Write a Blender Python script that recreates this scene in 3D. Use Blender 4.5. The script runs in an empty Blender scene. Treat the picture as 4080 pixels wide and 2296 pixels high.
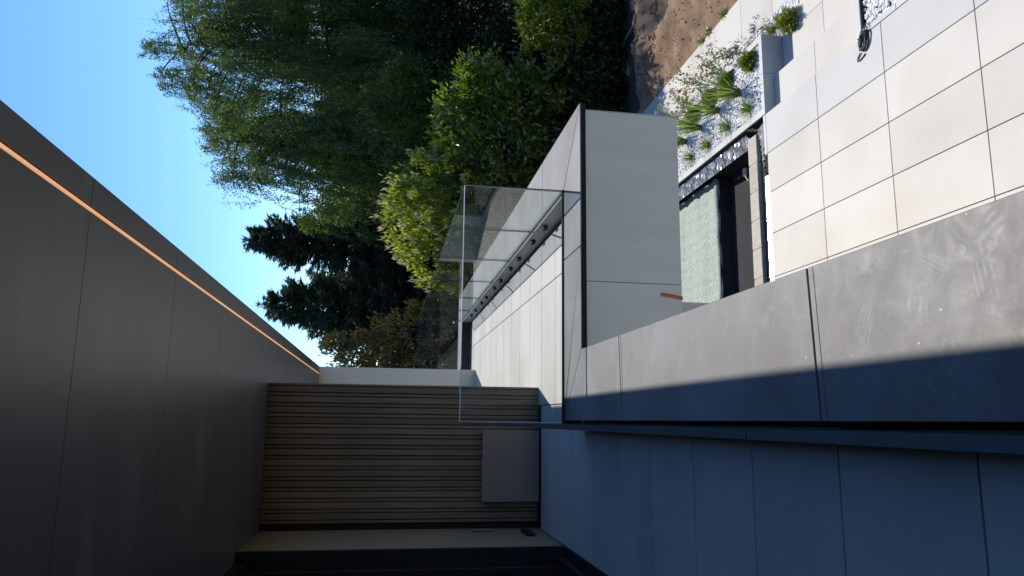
import bpy, bmesh, math, random
import numpy as np
from mathutils import Matrix, Vector

# ------------------------------------------------------------------ camera, sky, sun, exposure
scene = bpy.context.scene
col = scene.collection
RIGHT = Vector((0.98424, -0.17229, 0.03993))
UP = Vector((-0.01062, 0.16779, 0.98577))
FWD = Vector((0.17654, 0.97065, -0.16331))
cd = bpy.data.cameras.new('camera')
cam = bpy.data.objects.new('camera', cd)
col.objects.link(cam)
# the phone was held upright and the file is stored lying on its side: the world's up points to the picture's left
cam.matrix_world = Matrix(((-UP.x, RIGHT.x, -FWD.x, 0.0), (-UP.y, RIGHT.y, -FWD.y, 0.0),
                           (-UP.z, RIGHT.z, -FWD.z, 1.6), (0, 0, 0, 1)))
cd.sensor_width = 36.0
cd.lens = 26.12
cd.clip_start = 0.02
cd.clip_end = 2000.0
scene.camera = cam

SUN_AZ, SUN_EL = math.radians(18.4), math.radians(48.5)
world = bpy.data.worlds.new('World')
scene.world = world
world.use_nodes = True
wn, wl = world.node_tree.nodes, world.node_tree.links
sky = wn.new('ShaderNodeTexSky')
sky.sky_type = 'NISHITA'
sky.sun_disc = False
sky.sun_elevation = SUN_EL
sky.sun_rotation = SUN_AZ
sky.air_density = 1.0
sky.dust_density = 0.0
sky.ozone_density = 6.0
hs = wn.new('ShaderNodeHueSaturation')
hs.inputs['Saturation'].default_value = 1.12
hs.inputs['Hue'].default_value = 0.505
wl.new(sky.outputs[0], hs.inputs['Color'])
wl.new(hs.outputs[0], wn['Background'].inputs['Color'])
wn['Background'].inputs['Strength'].default_value = 0.118

sd = bpy.data.lights.new('sun', 'SUN')
sd.energy = 2.8
sd.angle = math.radians(0.6)
sd.color = (1.0, 0.945, 0.865)
sun = bpy.data.objects.new('sun', sd)
col.objects.link(sun)
SUNDIR = Vector((math.sin(SUN_AZ) * math.cos(SUN_EL), math.cos(SUN_AZ) * math.cos(SUN_EL), math.sin(SUN_EL)))
sun.rotation_euler = (-SUNDIR).to_track_quat('-Z', 'Y').to_euler()
sun.location = (4, 8, 20)

vs = scene.view_settings
vs.view_transform = 'Standard'
vs.look = 'None'
vs.exposure = 0.80
vs.gamma = 1.0
vs.use_curve_mapping = False
scene.cycles.max_bounces = 10
scene.cycles.transparent_max_bounces = 24
scene.cycles.sample_clamp_indirect = 6.0
scene.cycles.caustics_reflective = False
scene.cycles.caustics_refractive = False

rng = np.random.default_rng(7)
random.seed(7)

# ------------------------------------------------------------------ material helpers
def newmat(name):
    m = bpy.data.materials.new(name)
    m.use_nodes = True
    return m, m.node_tree.nodes, m.node_tree.links, m.node_tree.nodes['Principled BSDF']

def noise(n, l, scale, detail=4, rough=0.55, coord='Object', stretch=None, distortion=0.0):
    tc = n.new('ShaderNodeTexCoord')
    t = n.new('ShaderNodeTexNoise')
    t.inputs['Scale'].default_value = scale
    t.inputs['Detail'].default_value = detail
    t.inputs['Roughness'].default_value = rough
    t.inputs['Distortion'].default_value = distortion
    if stretch:
        mp = n.new('ShaderNodeMapping')
        mp.inputs['Scale'].default_value = stretch
        l.new(tc.outputs[coord], mp.inputs[0])
        l.new(mp.outputs[0], t.inputs['Vector'])
    else:
        l.new(tc.outputs[coord], t.inputs['Vector'])
    return t.outputs['Fac']

def ramp(n, l, fac, stops):
    r = n.new('ShaderNodeValToRGB')
    e = r.color_ramp.elements
    while len(e) < len(stops):
        e.new(0.5)
    for i, (p, c) in enumerate(stops):
        e[i].position = p
        e[i].color = (c[0], c[1], c[2], 1) if not isinstance(c, (int, float)) else (c, c, c, 1)
    l.new(fac, r.inputs[0])
    return r.outputs[0]

def math_n(n, l, op, a, b=None, c=None, clamp=False):
    m = n.new('ShaderNodeMath')
    m.operation = op
    m.use_clamp = clamp
    for i, v in enumerate((a, b, c)):
        if v is None:
            continue
        if isinstance(v, (int, float)):
            m.inputs[i].default_value = v
        else:
            l.new(v, m.inputs[i])
    return m.outputs[0]

def mixcol(n, l, fac, a, b, mode='MIX'):
    m = n.new('ShaderNodeMix')
    m.data_type = 'RGBA'
    m.blend_type = mode
    for sock, v in ((m.inputs[0], fac), (m.inputs[6], a), (m.inputs[7], b)):
        if isinstance(v, (int, float)):
            sock.default_value = v
        elif isinstance(v, tuple):
            sock.default_value = (v[0], v[1], v[2], 1)
        else:
            l.new(v, sock)
    return m.outputs[2]

def bump(n, l, bs, h, strength, dist=0.01):
    b = n.new('ShaderNodeBump')
    b.inputs['Strength'].default_value = strength
    b.inputs['Distance'].default_value = dist
    l.new(h, b.inputs['Height'])
    l.new(b.outputs[0], bs.inputs['Normal'])

def objrand(n):
    return n.new('ShaderNodeObjectInfo').outputs['Random']

def surf(name, c1, c2, scale=6, rough=0.6, metallic=0.0, spec=0.5, bumps=0.0, bscale=60, stretch=None, rand=0.0, coord='Object', dist=0.004):
    m, n, l, b = newmat(name)
    f = noise(n, l, scale, coord=coord, stretch=stretch)
    c = ramp(n, l, f, [(0.3, c1), (0.7, c2)])
    if rand:
        v = math_n(n, l, 'MULTIPLY_ADD', objrand(n), 2 * rand, 1.0 - rand)
        hv = n.new('ShaderNodeHueSaturation')
        l.new(c, hv.inputs['Color'])
        l.new(v, hv.inputs['Value'])
        c = hv.outputs[0]
    l.new(c, b.inputs['Base Color'])
    b.inputs['Roughness'].default_value = rough
    b.inputs['Metallic'].default_value = metallic
    b.inputs['Specular IOR Level'].default_value = spec
    if bumps:
        bump(n, l, b, noise(n, l, bscale, coord=coord), bumps, dist)
    return m

def tile_mat(name, base, dirt, rand=0.05, rough=0.55):
    m, n, l, b = newmat(name)
    f1 = noise(n, l, 1.7, 5, 0.6, 'Object')
    tc = n.new('ShaderNodeTexCoord')
    geo = n.new('ShaderNodeNewGeometry')
    t = n.new('ShaderNodeTexNoise')
    t.inputs['Scale'].default_value = 0.9
    t.inputs['Detail'].default_value = 3
    l.new(geo.outputs['Position'], t.inputs['Vector'])
    c = mixcol(n, l, ramp(n, l, t.outputs['Fac'], [(0.42, 0.0), (0.72, 0.7)]), base, dirt)
    t2 = n.new('ShaderNodeTexNoise')
    t2.inputs['Scale'].default_value = 9
    t2.inputs['Detail'].default_value = 8
    t2.inputs['Roughness'].default_value = 0.7
    l.new(geo.outputs['Position'], t2.inputs['Vector'])
    c = mixcol(n, l, ramp(n, l, t2.outputs['Fac'], [(0.66, 0.0), (0.80, 0.30)]), c, tuple(x * 0.75 for x in dirt))
    v = math_n(n, l, 'MULTIPLY_ADD', objrand(n), 2 * rand, 1.0 - rand)
    hv = n.new('ShaderNodeHueSaturation')
    l.new(c, hv.inputs['Color'])
    l.new(v, hv.inputs['Value'])
    l.new(hv.outputs[0], b.inputs['Base Color'])
    b.inputs['Roughness'].default_value = rough
    b.inputs['Specular IOR Level'].default_value = 0.3
    return m

M = {}
M['tile_up'] = tile_mat('porcelain_tile_upper', (0.60, 0.56, 0.50), (0.45, 0.41, 0.36), 0.06)
M['tile_low'] = tile_mat('porcelain_tile_lower', (0.57, 0.535, 0.465), (0.47, 0.42, 0.34), 0.07)
M['tile_step'] = tile_mat('porcelain_tile_step', (0.505, 0.50, 0.46), (0.43, 0.42, 0.375), 0.03)
M['joint'] = surf('dark_joint_grout', (0.03, 0.029, 0.025), (0.05, 0.047, 0.04), 12, 0.9)  # dark base showing in the open gaps between tiles
M['soffit'] = None
M['black'] = surf('matt_black_metal', (0.010, 0.010, 0.012), (0.017, 0.017, 0.020), 20, 0.6, spec=0.2)
M['backing'] = surf('black_backing', (0.006, 0.006, 0.006), (0.01, 0.01, 0.01), 20, 0.9)
M['render_wall'] = surf('beige_render', (0.715, 0.635, 0.505), (0.79, 0.705, 0.565), 1.2, 0.85, bumps=0.25, bscale=220, dist=0.002, stretch=(5, 5, 0.7))
M['cream_wall'] = surf('cream_plaster', (0.66, 0.60, 0.51), (0.71, 0.65, 0.56), 2, 0.85, bumps=0.15, bscale=160, dist=0.002)
M['slat'] = surf('brown_wood_slat', (0.135, 0.088, 0.055), (0.190, 0.128, 0.084), 4, 0.6, stretch=(6, 6, 0.6), rand=0.24, bumps=0.2, bscale=90)
M['veneer'] = surf('light_wood_panel', (0.165, 0.122, 0.082), (0.21, 0.158, 0.108), 3, 0.6, stretch=(1, 1.5, 9))
M['cabinet'] = surf('taupe_cabinet', (0.205, 0.155, 0.128), (0.225, 0.172, 0.143), 5, 0.55, bumps=0.05)
M['concrete_block'] = surf('pale_concrete_block', (0.42, 0.375, 0.30), (0.55, 0.50, 0.41), 14, 0.95, bumps=0.6, bscale=70, rand=0.08)
M['curb'] = tile_mat('pale_stone_curb', (0.56, 0.55, 0.51), (0.45, 0.42, 0.36), 0.03)
M['planter_face'] = tile_mat('grey_stone_face', (0.36, 0.365, 0.36), (0.30, 0.30, 0.28), 0.04)
M['silver'] = surf('polished_steel_strip', (0.75, 0.74, 0.72), (0.82, 0.81, 0.79), 8, 0.22, metallic=1.0)
M['liner'] = surf('black_pond_liner', (0.022, 0.023, 0.025), (0.036, 0.037, 0.039), 3, 0.75, spec=0.12, bumps=0.3, bscale=9, dist=0.02)
M['foil'] = surf('crinkled_grey_plastic', (0.40, 0.41, 0.42), (0.66, 0.67, 0.68), 30, 0.25, metallic=0.25, spec=0.8)
M['foil2'] = surf('dark_grey_plastic', (0.05, 0.052, 0.056), (0.20, 0.205, 0.21), 12, 0.3, spec=0.7)
M['edge_glint'] = surf('painted_edge_glint', (0.70, 0.73, 0.73), (0.80, 0.82, 0.82), 20, 0.3)  # near-white colour paints the glint on the front pane's edges
M['red'] = surf('orange_red_tape', (0.55, 0.09, 0.03), (0.62, 0.12, 0.04), 10, 0.5)
M['cable'] = surf('black_rubber_cable', (0.012, 0.012, 0.012), (0.02, 0.02, 0.02), 10, 0.45)
M['white_plastic'] = surf('white_plastic', (0.6, 0.62, 0.6), (0.7, 0.7, 0.68), 10, 0.4)
M['pebble'] = surf('white_marble_pebble', (0.74, 0.73, 0.70), (0.90, 0.885, 0.85), 25, 0.6)
M['bark_birch'] = surf('birch_bark', (0.10, 0.09, 0.08), (0.42, 0.40, 0.37), 5, 0.9, stretch=(1, 1, 5), bumps=0.4, bscale=20)
M['bark'] = surf('brown_bark', (0.022, 0.016, 0.012), (0.05, 0.038, 0.028), 7, 0.95, stretch=(3, 3, 0.7), bumps=0.6, bscale=25, dist=0.02)
M['stem_base'] = surf('dry_stem_base', (0.10, 0.075, 0.035), (0.20, 0.15, 0.07), 30, 0.9)
M['pipe'] = surf('grey_hose', (0.16, 0.165, 0.17), (0.22, 0.22, 0.23), 10, 0.5)

# dark soffit boards: satin, streaky
def mk_soffit():
    m, n, l, b = newmat('anthracite_soffit_board')
    f = noise(n, l, 1.4, 5, 0.6, 'Generated', stretch=(5, 1, 1))
    geo = n.new('ShaderNodeNewGeometry')
    mp = n.new('ShaderNodeMapping')
    mp.inputs['Scale'].default_value = (0.8, 2.6, 1)
    l.new(geo.outputs['Position'], mp.inputs[0])
    t = n.new('ShaderNodeTexNoise')
    t.inputs['Scale'].default_value = 1.1
    t.inputs['Detail'].default_value = 6
    t.inputs['Distortion'].default_value = 0.6
    l.new(mp.outputs[0], t.inputs['Vector'])
    c = ramp(n, l, t.outputs['Fac'], [(0.3, (0.082, 0.091, 0.106)), (0.56, (0.094, 0.103, 0.118)), (0.66, (0.125, 0.135, 0.150)), (0.8, (0.15, 0.16, 0.175))])
    l.new(c, b.inputs['Base Color'])
    l.new(ramp(n, l, t.outputs['Fac'], [(0.35, 0.36), (0.75, 0.42)]), b.inputs['Roughness'])
    b.inputs['Specular IOR Level'].default_value = 0.6
    return m
M['soffit'] = mk_soffit()

# weathered coping sheet with dusty scuffs and boot prints
def mk_coping():
    m, n, l, b = newmat('weathered_coping_sheet')
    geo = n.new('ShaderNodeNewGeometry')
    pos = geo.outputs['Position']
    def nz(scale, detail=6, rough=0.6, dist=0.0, st=None):
        t = n.new('ShaderNodeTexNoise')
        t.inputs['Scale'].default_value = scale
        t.inputs['Detail'].default_value = detail
        t.inputs['Roughness'].default_value = rough
        t.inputs['Distortion'].default_value = dist
        if st:
            mp = n.new('ShaderNodeMapping')
            mp.inputs['Scale'].default_value = st
            l.new(pos, mp.inputs[0])
            l.new(mp.outputs[0], t.inputs['Vector'])
        else:
            l.new(pos, t.inputs['Vector'])
        return t.outputs['Fac']
    big = nz(1.5, 5, 0.55, 0.4)
    c = ramp(n, l, big, [(0.36, (0.088, 0.077, 0.071)), (0.50, (0.122, 0.118, 0.112)), (0.64, (0.158, 0.165, 0.160))])
    fine = nz(60, 6, 0.75, 1.0)
    mott = nz(9, 6, 0.65, 0.8)
    c = mixcol(n, l, ramp(n, l, mott, [(0.35, 0.0), (0.7, 0.30)]), c, (0.21, 0.205, 0.195))
    c = mixcol(n, l, ramp(n, l, fine, [(0.55, 0.0), (0.75, 0.35)]), c, (0.27, 0.265, 0.255))
    dust = nz(7, 6, 0.7, 1.5)
    dmask = ramp(n, l, dust, [(0.58, 0.0), (0.72, 0.5)])
    dmask = math_n(n, l, 'MULTIPLY', dmask, ramp(n, l, fine, [(0.4, 0.0), (0.6, 1.0)]))
    c = mixcol(n, l, dmask, c, (0.33, 0.33, 0.32))
    # boot prints: bands inside an ellipse, broken by noise
    brk = ramp(n, l, nz(45, 4, 0.6), [(0.40, 0.0), (0.58, 1.0)])
    total = None
    for (cx, cy, ang, lx, ly, kind, amp) in [
            (0.345, 1.56, 10, 0.075, 0.045, 'bars', 0.55), (0.43, 1.535, 20, 0.05, 0.035, 'blot', 0.6),
            (0.492, 1.515, 28, 0.055, 0.028, 'cross', 0.6), (0.30, 2.03, -25, 0.07, 0.045, 'arc', 0.45),
            (0.325, 1.80, 80, 0.055, 0.030, 'cross', 0.5), (0.43, 1.73, 60, 0.065, 0.03, 'bars', 0.42),
            (0.18, 1.70, 0, 0.06, 0.04, 'ring', 0.42), (0.50, 1.985, 0, 0.05, 0.06, 'blot', 0.4),
            (0.40, 1.25, 15, 0.09, 0.04, 'bars', 0.5), (0.44, 1.62, 40, 0.018, 0.012, 'blot', 0.9)]:
        mp = n.new('ShaderNodeMapping')
        mp.vector_type = 'TEXTURE'
        mp.inputs['Location'].default_value = (cx, cy, 0.172)
        mp.inputs['Rotation'].default_value = (0, 0, math.radians(ang))
        mp.inputs['Scale'].default_value = (lx, ly, 1)
        l.new(pos, mp.inputs[0])
        ln = n.new('ShaderNodeVectorMath')
        ln.operation = 'LENGTH'
        l.new(mp.outputs[0], ln.inputs[0])
        L = ln.outputs['Value']
        if kind == 'ring':
            f = math_n(n, l, 'ABSOLUTE', math_n(n, l, 'SUBTRACT', L, 0.75))
            f = ramp(n, l, f, [(0.10, 1.0), (0.25, 0.0)])
        else:
            f = ramp(n, l, L, [(0.75, 1.0), (1.0, 0.0)])
        if kind in ('bars', 'cross', 'arc'):
            w = n.new('ShaderNodeTexWave')
            w.wave_type = 'RINGS' if kind == 'arc' else 'BANDS'
            w.bands_direction = 'X' if kind == 'cross' else 'Y'
            w.inputs['Scale'].default_value = 0.75
            w.inputs['Distortion'].default_value = 1.5
            l.new(mp.outputs[0], w.inputs['Vector'])
            f = math_n(n, l, 'MULTIPLY', f, ramp(n, l, w.outputs['Fac'], [(0.45, 0.0), (0.7, 1.0)]))
        f = math_n(n, l, 'MULTIPLY', f, math_n(n, l, 'MULTIPLY', brk, amp * 0.42))
        total = f if total is None else math_n(n, l, 'MAXIMUM', total, f)
    c = mixcol(n, l, total, c, (0.44, 0.44, 0.43))
    vo = n.new('ShaderNodeTexVoronoi')
    vo.inputs['Scale'].default_value = 13
    l.new(pos, vo.inputs['Vector'])
    sp = ramp(n, l, vo.outputs['Distance'], [(0.035, 1.0), (0.06, 0.0)])
    vr = n.new('ShaderNodeSeparateColor')
    l.new(vo.outputs['Color'], vr.inputs[0])
    sp = math_n(n, l, 'MULTIPLY', sp, ramp(n, l, vr.outputs[0], [(0.6, 0.0), (0.65, 0.8)]))
    c = mixcol(n, l, sp, c, (0.55, 0.54, 0.52))
    l.new(c, b.inputs['Base Color'])
    b.inputs['Metallic'].default_value = 0.0
    b.inputs['Specular IOR Level'].default_value = 0.38
    l.new(ramp(n, l, mott, [(0.3, 0.46), (0.7, 0.60)]), b.inputs['Roughness'])
    bump(n, l, b, nz(5, 4, 0.5), 0.10, 0.01)
    return m
M['coping'] = mk_coping()

# clear laminated glass: thin pane, mirror-like at grazing angles
def mk_glass(name, tint, refl=1.0):
    m = bpy.data.materials.new(name)
    m.use_nodes = True
    n, l = m.node_tree.nodes, m.node_tree.links
    n.remove(n['Principled BSDF'])
    out = n['Material Output']
    tr = n.new('ShaderNodeBsdfTransparent')
    tr.inputs[0].default_value = (*tint, 1)
    gl = n.new('ShaderNodeBsdfGlossy')
    gl.inputs['Roughness'].default_value = 0.004
    gl.inputs['Color'].default_value = (0.95, 0.97, 1.0, 1)
    fr = n.new('ShaderNodeLayerWeight')
    fr.inputs['Blend'].default_value = 0.5
    mx = n.new('ShaderNodeMixShader')
    f5 = math_n(n, l, 'POWER', fr.outputs['Facing'], 5.0)
    l.new(math_n(n, l, 'MULTIPLY_ADD', f5, 0.9 * refl, 0.045 * refl), mx.inputs[0])
    l.new(tr.outputs[0], mx.inputs[1])
    l.new(gl.outputs[0], mx.inputs[2])
    # faint dust film
    df = n.new('ShaderNodeBsdfDiffuse')
    df.inputs[0].default_value = (0.6, 0.62, 0.64, 1)
    mx2 = n.new('ShaderNodeMixShader')
    l.new(ramp(n, l, noise(n, l, 6, 6, 0.7), [(0.45, 0.0), (0.8, 0.010)]), mx2.inputs[0])
    l.new(mx.outputs[0], mx2.inputs[1])
    l.new(df.outputs[0], mx2.inputs[2])
    l.new(mx2.outputs[0], out.inputs[0])
    return m
M['glass'] = mk_glass('clear_laminated_glass', (0.915, 0.938, 0.93), 0.62)
m_, n_, l_, b_ = newmat('polished_glass_edge')
b_.inputs['Base Color'].default_value = (0.07, 0.115, 0.125, 1)
b_.inputs['Roughness'].default_value = 0.12
b_.inputs['Transmission Weight'].default_value = 0.1
M['glass_edge'] = m_
m_, n_, l_, b_ = newmat('dark_window_glass')
b_.inputs['Base Color'].default_value = (0.008, 0.009, 0.011, 1)
b_.inputs['Roughness'].default_value = 0.03
b_.inputs['Specular IOR Level'].default_value = 0.3
M['window'] = m_
m_, n_, l_, b_ = newmat('warm_led_strip')
b_.inputs['Base Color'].default_value = (0.8, 0.6, 0.45, 1)
b_.inputs['Emission Color'].default_value = (1.0, 0.47, 0.21, 1)
b_.inputs['Emission Strength'].default_value = 0.40
M['led'] = m_

def mk_net():
    m, n, l, b = newmat('pale_green_shade_net')
    geo = n.new('ShaderNodeNewGeometry')
    t = n.new('ShaderNodeTexNoise')
    t.inputs['Scale'].default_value = 70
    t.inputs['Detail'].default_value = 3
    l.new(geo.outputs['Position'], t.inputs['Vector'])
    w = n.new('ShaderNodeTexWave')
    w.bands_direction = 'X'
    w.inputs['Scale'].default_value = 1.6
    w.inputs['Distortion'].default_value = 3
    w.inputs['Detail'].default_value = 3
    l.new(geo.outputs['Position'], w.inputs['Vector'])
    c = ramp(n, l, t.outputs['Fac'], [(0.38, (0.17, 0.22, 0.165)), (0.50, (0.36, 0.42, 0.335)), (0.62, (0.55, 0.58, 0.51))])
    c = mixcol(n, l, ramp(n, l, w.outputs['Fac'], [(0.0, 0.22), (0.35, 0.0)]), c, (0.22, 0.30, 0.23))
    l.new(c, b.inputs['Base Color'])
    b.inputs['Roughness'].default_value = 0.8
    bump(n, l, b, t.outputs['Fac'], 0.4, 0.006)
    return m
M['net'] = mk_net()

def mk_soil():
    m, n, l, b = newmat('dry_brown_soil')
    f = noise(n, l, 2.2, 8, 0.65)
    c = ramp(n, l, f, [(0.3, (0.17, 0.10, 0.052)), (0.5, (0.28, 0.175, 0.095)), (0.72, (0.40, 0.275, 0.165))])
    l.new(c, b.inputs['Base Color'])
    b.inputs['Roughness'].default_value = 0.95
    bump(n, l, b, noise(n, l, 22, 8, 0.75), 0.9, 0.04)
    return m
M['soil'] = mk_soil()
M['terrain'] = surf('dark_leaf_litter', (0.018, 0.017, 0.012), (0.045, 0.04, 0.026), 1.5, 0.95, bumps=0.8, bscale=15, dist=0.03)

def leafmat(name, ca, cb, trans, tcol, gloss=0.06, grough=0.35):
    m = bpy.data.materials.new(name)
    m.use_nodes = True
    n, l = m.node_tree.nodes, m.node_tree.links
    n.remove(n['Principled BSDF'])
    at = n.new('ShaderNodeAttribute')
    at.attribute_name = 'tint'
    c = ramp(n, l, at.outputs['Fac'], [(0.0, ca), (1.0, cb)])
    d = n.new('ShaderNodeBsdfDiffuse')
    l.new(c, d.inputs[0])
    t = n.new('ShaderNodeBsdfTranslucent')
    l.new(mixcol(n, l, 1.0, c, tcol, 'MULTIPLY'), t.inputs[0])
    mx = n.new('ShaderNodeMixShader')
    mx.inputs[0].default_value = trans
    l.new(d.outputs[0], mx.inputs[1])
    l.new(t.outputs[0], mx.inputs[2])
    g = n.new('ShaderNodeBsdfGlossy')
    g.inputs['Roughness'].default_value = grough
    g.inputs['Color'].default_value = (0.9, 0.95, 1.0, 1)
    mx2 = n.new('ShaderNodeMixShader')
    mx2.inputs[0].default_value = gloss
    l.new(mx.outputs[0], mx2.inputs[1])
    l.new(g.outputs[0], mx2.inputs[2])
    l.new(mx2.outputs[0], n['Material Output'].inputs[0])
    return m
M['lf_birch'] = leafmat('birch_leaf', (0.056, 0.092, 0.024), (0.138, 0.184, 0.050), 0.52, (1.55, 1.65, 0.6), 0.03)
M['lf_spruce'] = leafmat('spruce_needle', (0.034, 0.052, 0.034), (0.080, 0.105, 0.064), 0.3, (1.3, 1.4, 0.7), 0.02)
M['lf_cedar'] = leafmat('olive_conifer_spray', (0.045, 0.042, 0.016), (0.10, 0.095, 0.03), 0.30, (1.5, 1.4, 0.6), 0.03)
M['lf_bright'] = leafmat('fresh_green_leaf', (0.11, 0.16, 0.022), (0.26, 0.30, 0.05), 0.6, (1.7, 1.7, 0.6), 0.03)
M['lf_glossy'] = leafmat('glossy_laurel_leaf', (0.060, 0.094, 0.013), (0.145, 0.195, 0.030), 0.5, (1.6, 1.8, 0.5), 0.05, 0.3)
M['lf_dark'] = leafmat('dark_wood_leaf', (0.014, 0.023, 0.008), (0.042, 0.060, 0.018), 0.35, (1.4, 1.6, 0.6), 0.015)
M['lf_mid'] = leafmat('mid_green_leaf', (0.055, 0.086, 0.015), (0.14, 0.185, 0.034), 0.55, (1.6, 1.7, 0.6), 0.03)
M['lf_grass'] = leafmat('grass_blade', (0.12, 0.19, 0.03), (0.25, 0.33, 0.07), 0.45, (1.4, 1.4, 0.6), 0.07)
M['lf_cushion'] = leafmat('cushion_needle', (0.12, 0.17, 0.03), (0.26, 0.31, 0.07), 0.45, (1.4, 1.4, 0.6), 0.04)
M['lf_rose'] = leafmat('rose_leaf', (0.10, 0.15, 0.05), (0.22, 0.24, 0.10), 0.4, (1.4, 1.4, 0.6), 0.06)
M['petal'] = leafmat('pink_rose_petal', (0.52, 0.20, 0.20), (0.68, 0.42, 0.38), 0.3, (1.2, 1.0, 1.0), 0.03)
M['lavender'] = leafmat('lavender_flower', (0.12, 0.08, 0.16), (0.20, 0.15, 0.26), 0.2, (1, 1, 1), 0.02)
M['lf_blossom'] = leafmat('cream_blossom', (0.42, 0.40, 0.16), (0.60, 0.56, 0.30), 0.45, (1.1, 1.1, 0.9), 0.02)

# ------------------------------------------------------------------ object helpers
ORIGIN = {}
def link(o, parent=None):
    col.objects.link(o)
    if parent is not None:
        o.parent = parent
        o.matrix_parent_inverse = Matrix.Translation(-ORIGIN.get(parent.name, Vector((0, 0, 0))))
    return o

def tag(o, label=None, cat=None, group=None, kind=None):
    if label: o['label'] = label
    if cat: o['category'] = cat
    if group: o['group'] = group
    if kind: o['kind'] = kind
    return o

def empty(name, loc, label=None, cat=None, group=None, kind=None):
    o = bpy.data.objects.new(name, None)
    o.empty_display_size = 0.1
    o.location = loc
    col.objects.link(o)
    ORIGIN[o.name] = Vector(loc)
    return tag(o, label, cat, group, kind)

class MB:
    def __init__(s):
        s.v, s.f = [], []
    def quad(s, *p):
        i = len(s.v)
        s.v += [tuple(q) for q in p]
        s.f.append(tuple(range(i, i + len(p))))
        return s
    def box(s, lo, hi):
        x0, y0, z0 = lo
        x1, y1, z1 = hi
        i = len(s.v)
        s.v += [(x0, y0, z0), (x1, y0, z0), (x1, y1, z0), (x0, y1, z0), (x0, y0, z1), (x1, y0, z1), (x1, y1, z1), (x0, y1, z1)]
        for f in ((0, 3, 2, 1), (4, 5, 6, 7), (0, 1, 5, 4), (1, 2, 6, 5), (2, 3, 7, 6), (3, 0, 4, 7)):
            s.f.append(tuple(i + k for k in f))
        return s
    def prism(s, poly, z0, z1):
        i = len(s.v)
        k = len(poly)
        s.v += [(x, y, z0) for x, y in poly] + [(x, y, z1) for x, y in poly]
        s.f.append(tuple(i + q for q in reversed(range(k))))
        s.f.append(tuple(i + k + q for q in range(k)))
        for q in range(k):
            r = (q + 1) % k
            s.f.append((i + q, i + r, i + k + r, i + k + q))
        return s
    def tube(s, pts, radii, sides=6):
        pts = [Vector([float(c) for c in p]) for p in pts]
        if isinstance(radii, (int, float)):
            radii = [radii] * len(pts)
        radii = [float(r) for r in radii]
        i0 = len(s.v)
        ref = Vector((0.31, 0.22, 0.92))
        for k, p in enumerate(pts):
            t = (pts[min(k + 1, len(pts) - 1)] - pts[max(k - 1, 0)])
            if t.length < 1e-9: t = Vector((0, 0, 1))
            t.normalize()
            r = ref if abs(t.dot(ref)) < 0.9 else Vector((1, 0, 0))
            a = t.cross(r).normalized()
            b = t.cross(a)
            for j in range(sides):
                w = 2 * math.pi * j / sides
                s.v.append(tuple(p + radii[k] * (math.cos(w) * a + math.sin(w) * b)))
        for k in range(len(pts) - 1):
            for j in range(sides):
                a_ = i0 + k * sides + j
                b_ = i0 + k * sides + (j + 1) % sides
                s.f.append((a_, b_, b_ + sides, a_ + sides))
        s.f.append(tuple(i0 + (len(pts) - 1) * sides + j for j in range(sides)))
        s.f.append(tuple(i0 + j for j in reversed(range(sides))))
        return s
    def build(s, name, mat, parent=None, bevel=0.0, smooth=False):
        me = bpy.data.meshes.new(name)
        me.from_pydata(s.v, [], s.f)
        me.update()
        if bevel:
            bm = bmesh.new()
            bm.from_mesh(me)
            bmesh.ops.remove_doubles(bm, verts=bm.verts, dist=1e-6)
            bmesh.ops.bevel(bm, geom=list(bm.edges), offset=bevel, segments=1, affect='EDGES')
            bm.to_mesh(me)
            bm.free()
        me.materials.append(mat)
        if smooth:
            me.shade_smooth()
        o = bpy.data.objects.new(name, me)
        return link(o, parent)

CACHE = {}
def boxo(name, lo, hi, mat, parent=None, bevel=0.0):
    """one box as its own object; alike boxes share a mesh"""
    d = tuple(round(hi[i] - lo[i], 4) for i in range(3))
    c = Vector([(hi[i] + lo[i]) / 2 for i in range(3)])
    key = (d, mat.name, round(bevel, 4))
    me = CACHE.get(key)
    if me is None:
        bm = bmesh.new()
        bmesh.ops.create_cube(bm, size=1.0)
        for v in bm.verts:
            v.co = Vector((v.co.x * d[0], v.co.y * d[1], v.co.z * d[2]))
        if bevel:
            bmesh.ops.bevel(bm, geom=list(bm.edges), offset=bevel, segments=1, affect='EDGES')
        me = bpy.data.meshes.new(name)
        bm.to_mesh(me)
        bm.free()
        me.materials.append(mat)
        CACHE[key] = me
    o = bpy.data.objects.new(name, me)
    o.location = c
    return link(o, parent)

def quads_mesh(name, V, mat, parent=None, tint=None):
    """V: (n,4,3) array of quads -> one mesh with a per-face tint"""
    n = len(V)
    me = bpy.data.meshes.new(name)
    me.vertices.add(n * 4)
    me.vertices.foreach_set('co', V.reshape(-1).astype(np.float32))
    me.loops.add(n * 4)
    me.loops.foreach_set('vertex_index', np.arange(n * 4, dtype=np.int32))
    me.polygons.add(n)
    me.polygons.foreach_set('loop_start', np.arange(0, n * 4, 4, dtype=np.int32))
    me.polygons.foreach_set('loop_total', np.full(n, 4, dtype=np.int32))
    if tint is None:
        tint = rng.random(n)
    a = me.attributes.new('tint', 'FLOAT', 'FACE')
    a.data.foreach_set('value', tint.astype(np.float32))
    me.update(calc_edges=True)
    me.materials.append(mat)
    o = bpy.data.objects.new(name, me)
    return link(o, parent)

def unit(a):
    return a / np.maximum(np.linalg.norm(a, axis=-1, keepdims=True), 1e-9)

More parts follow.
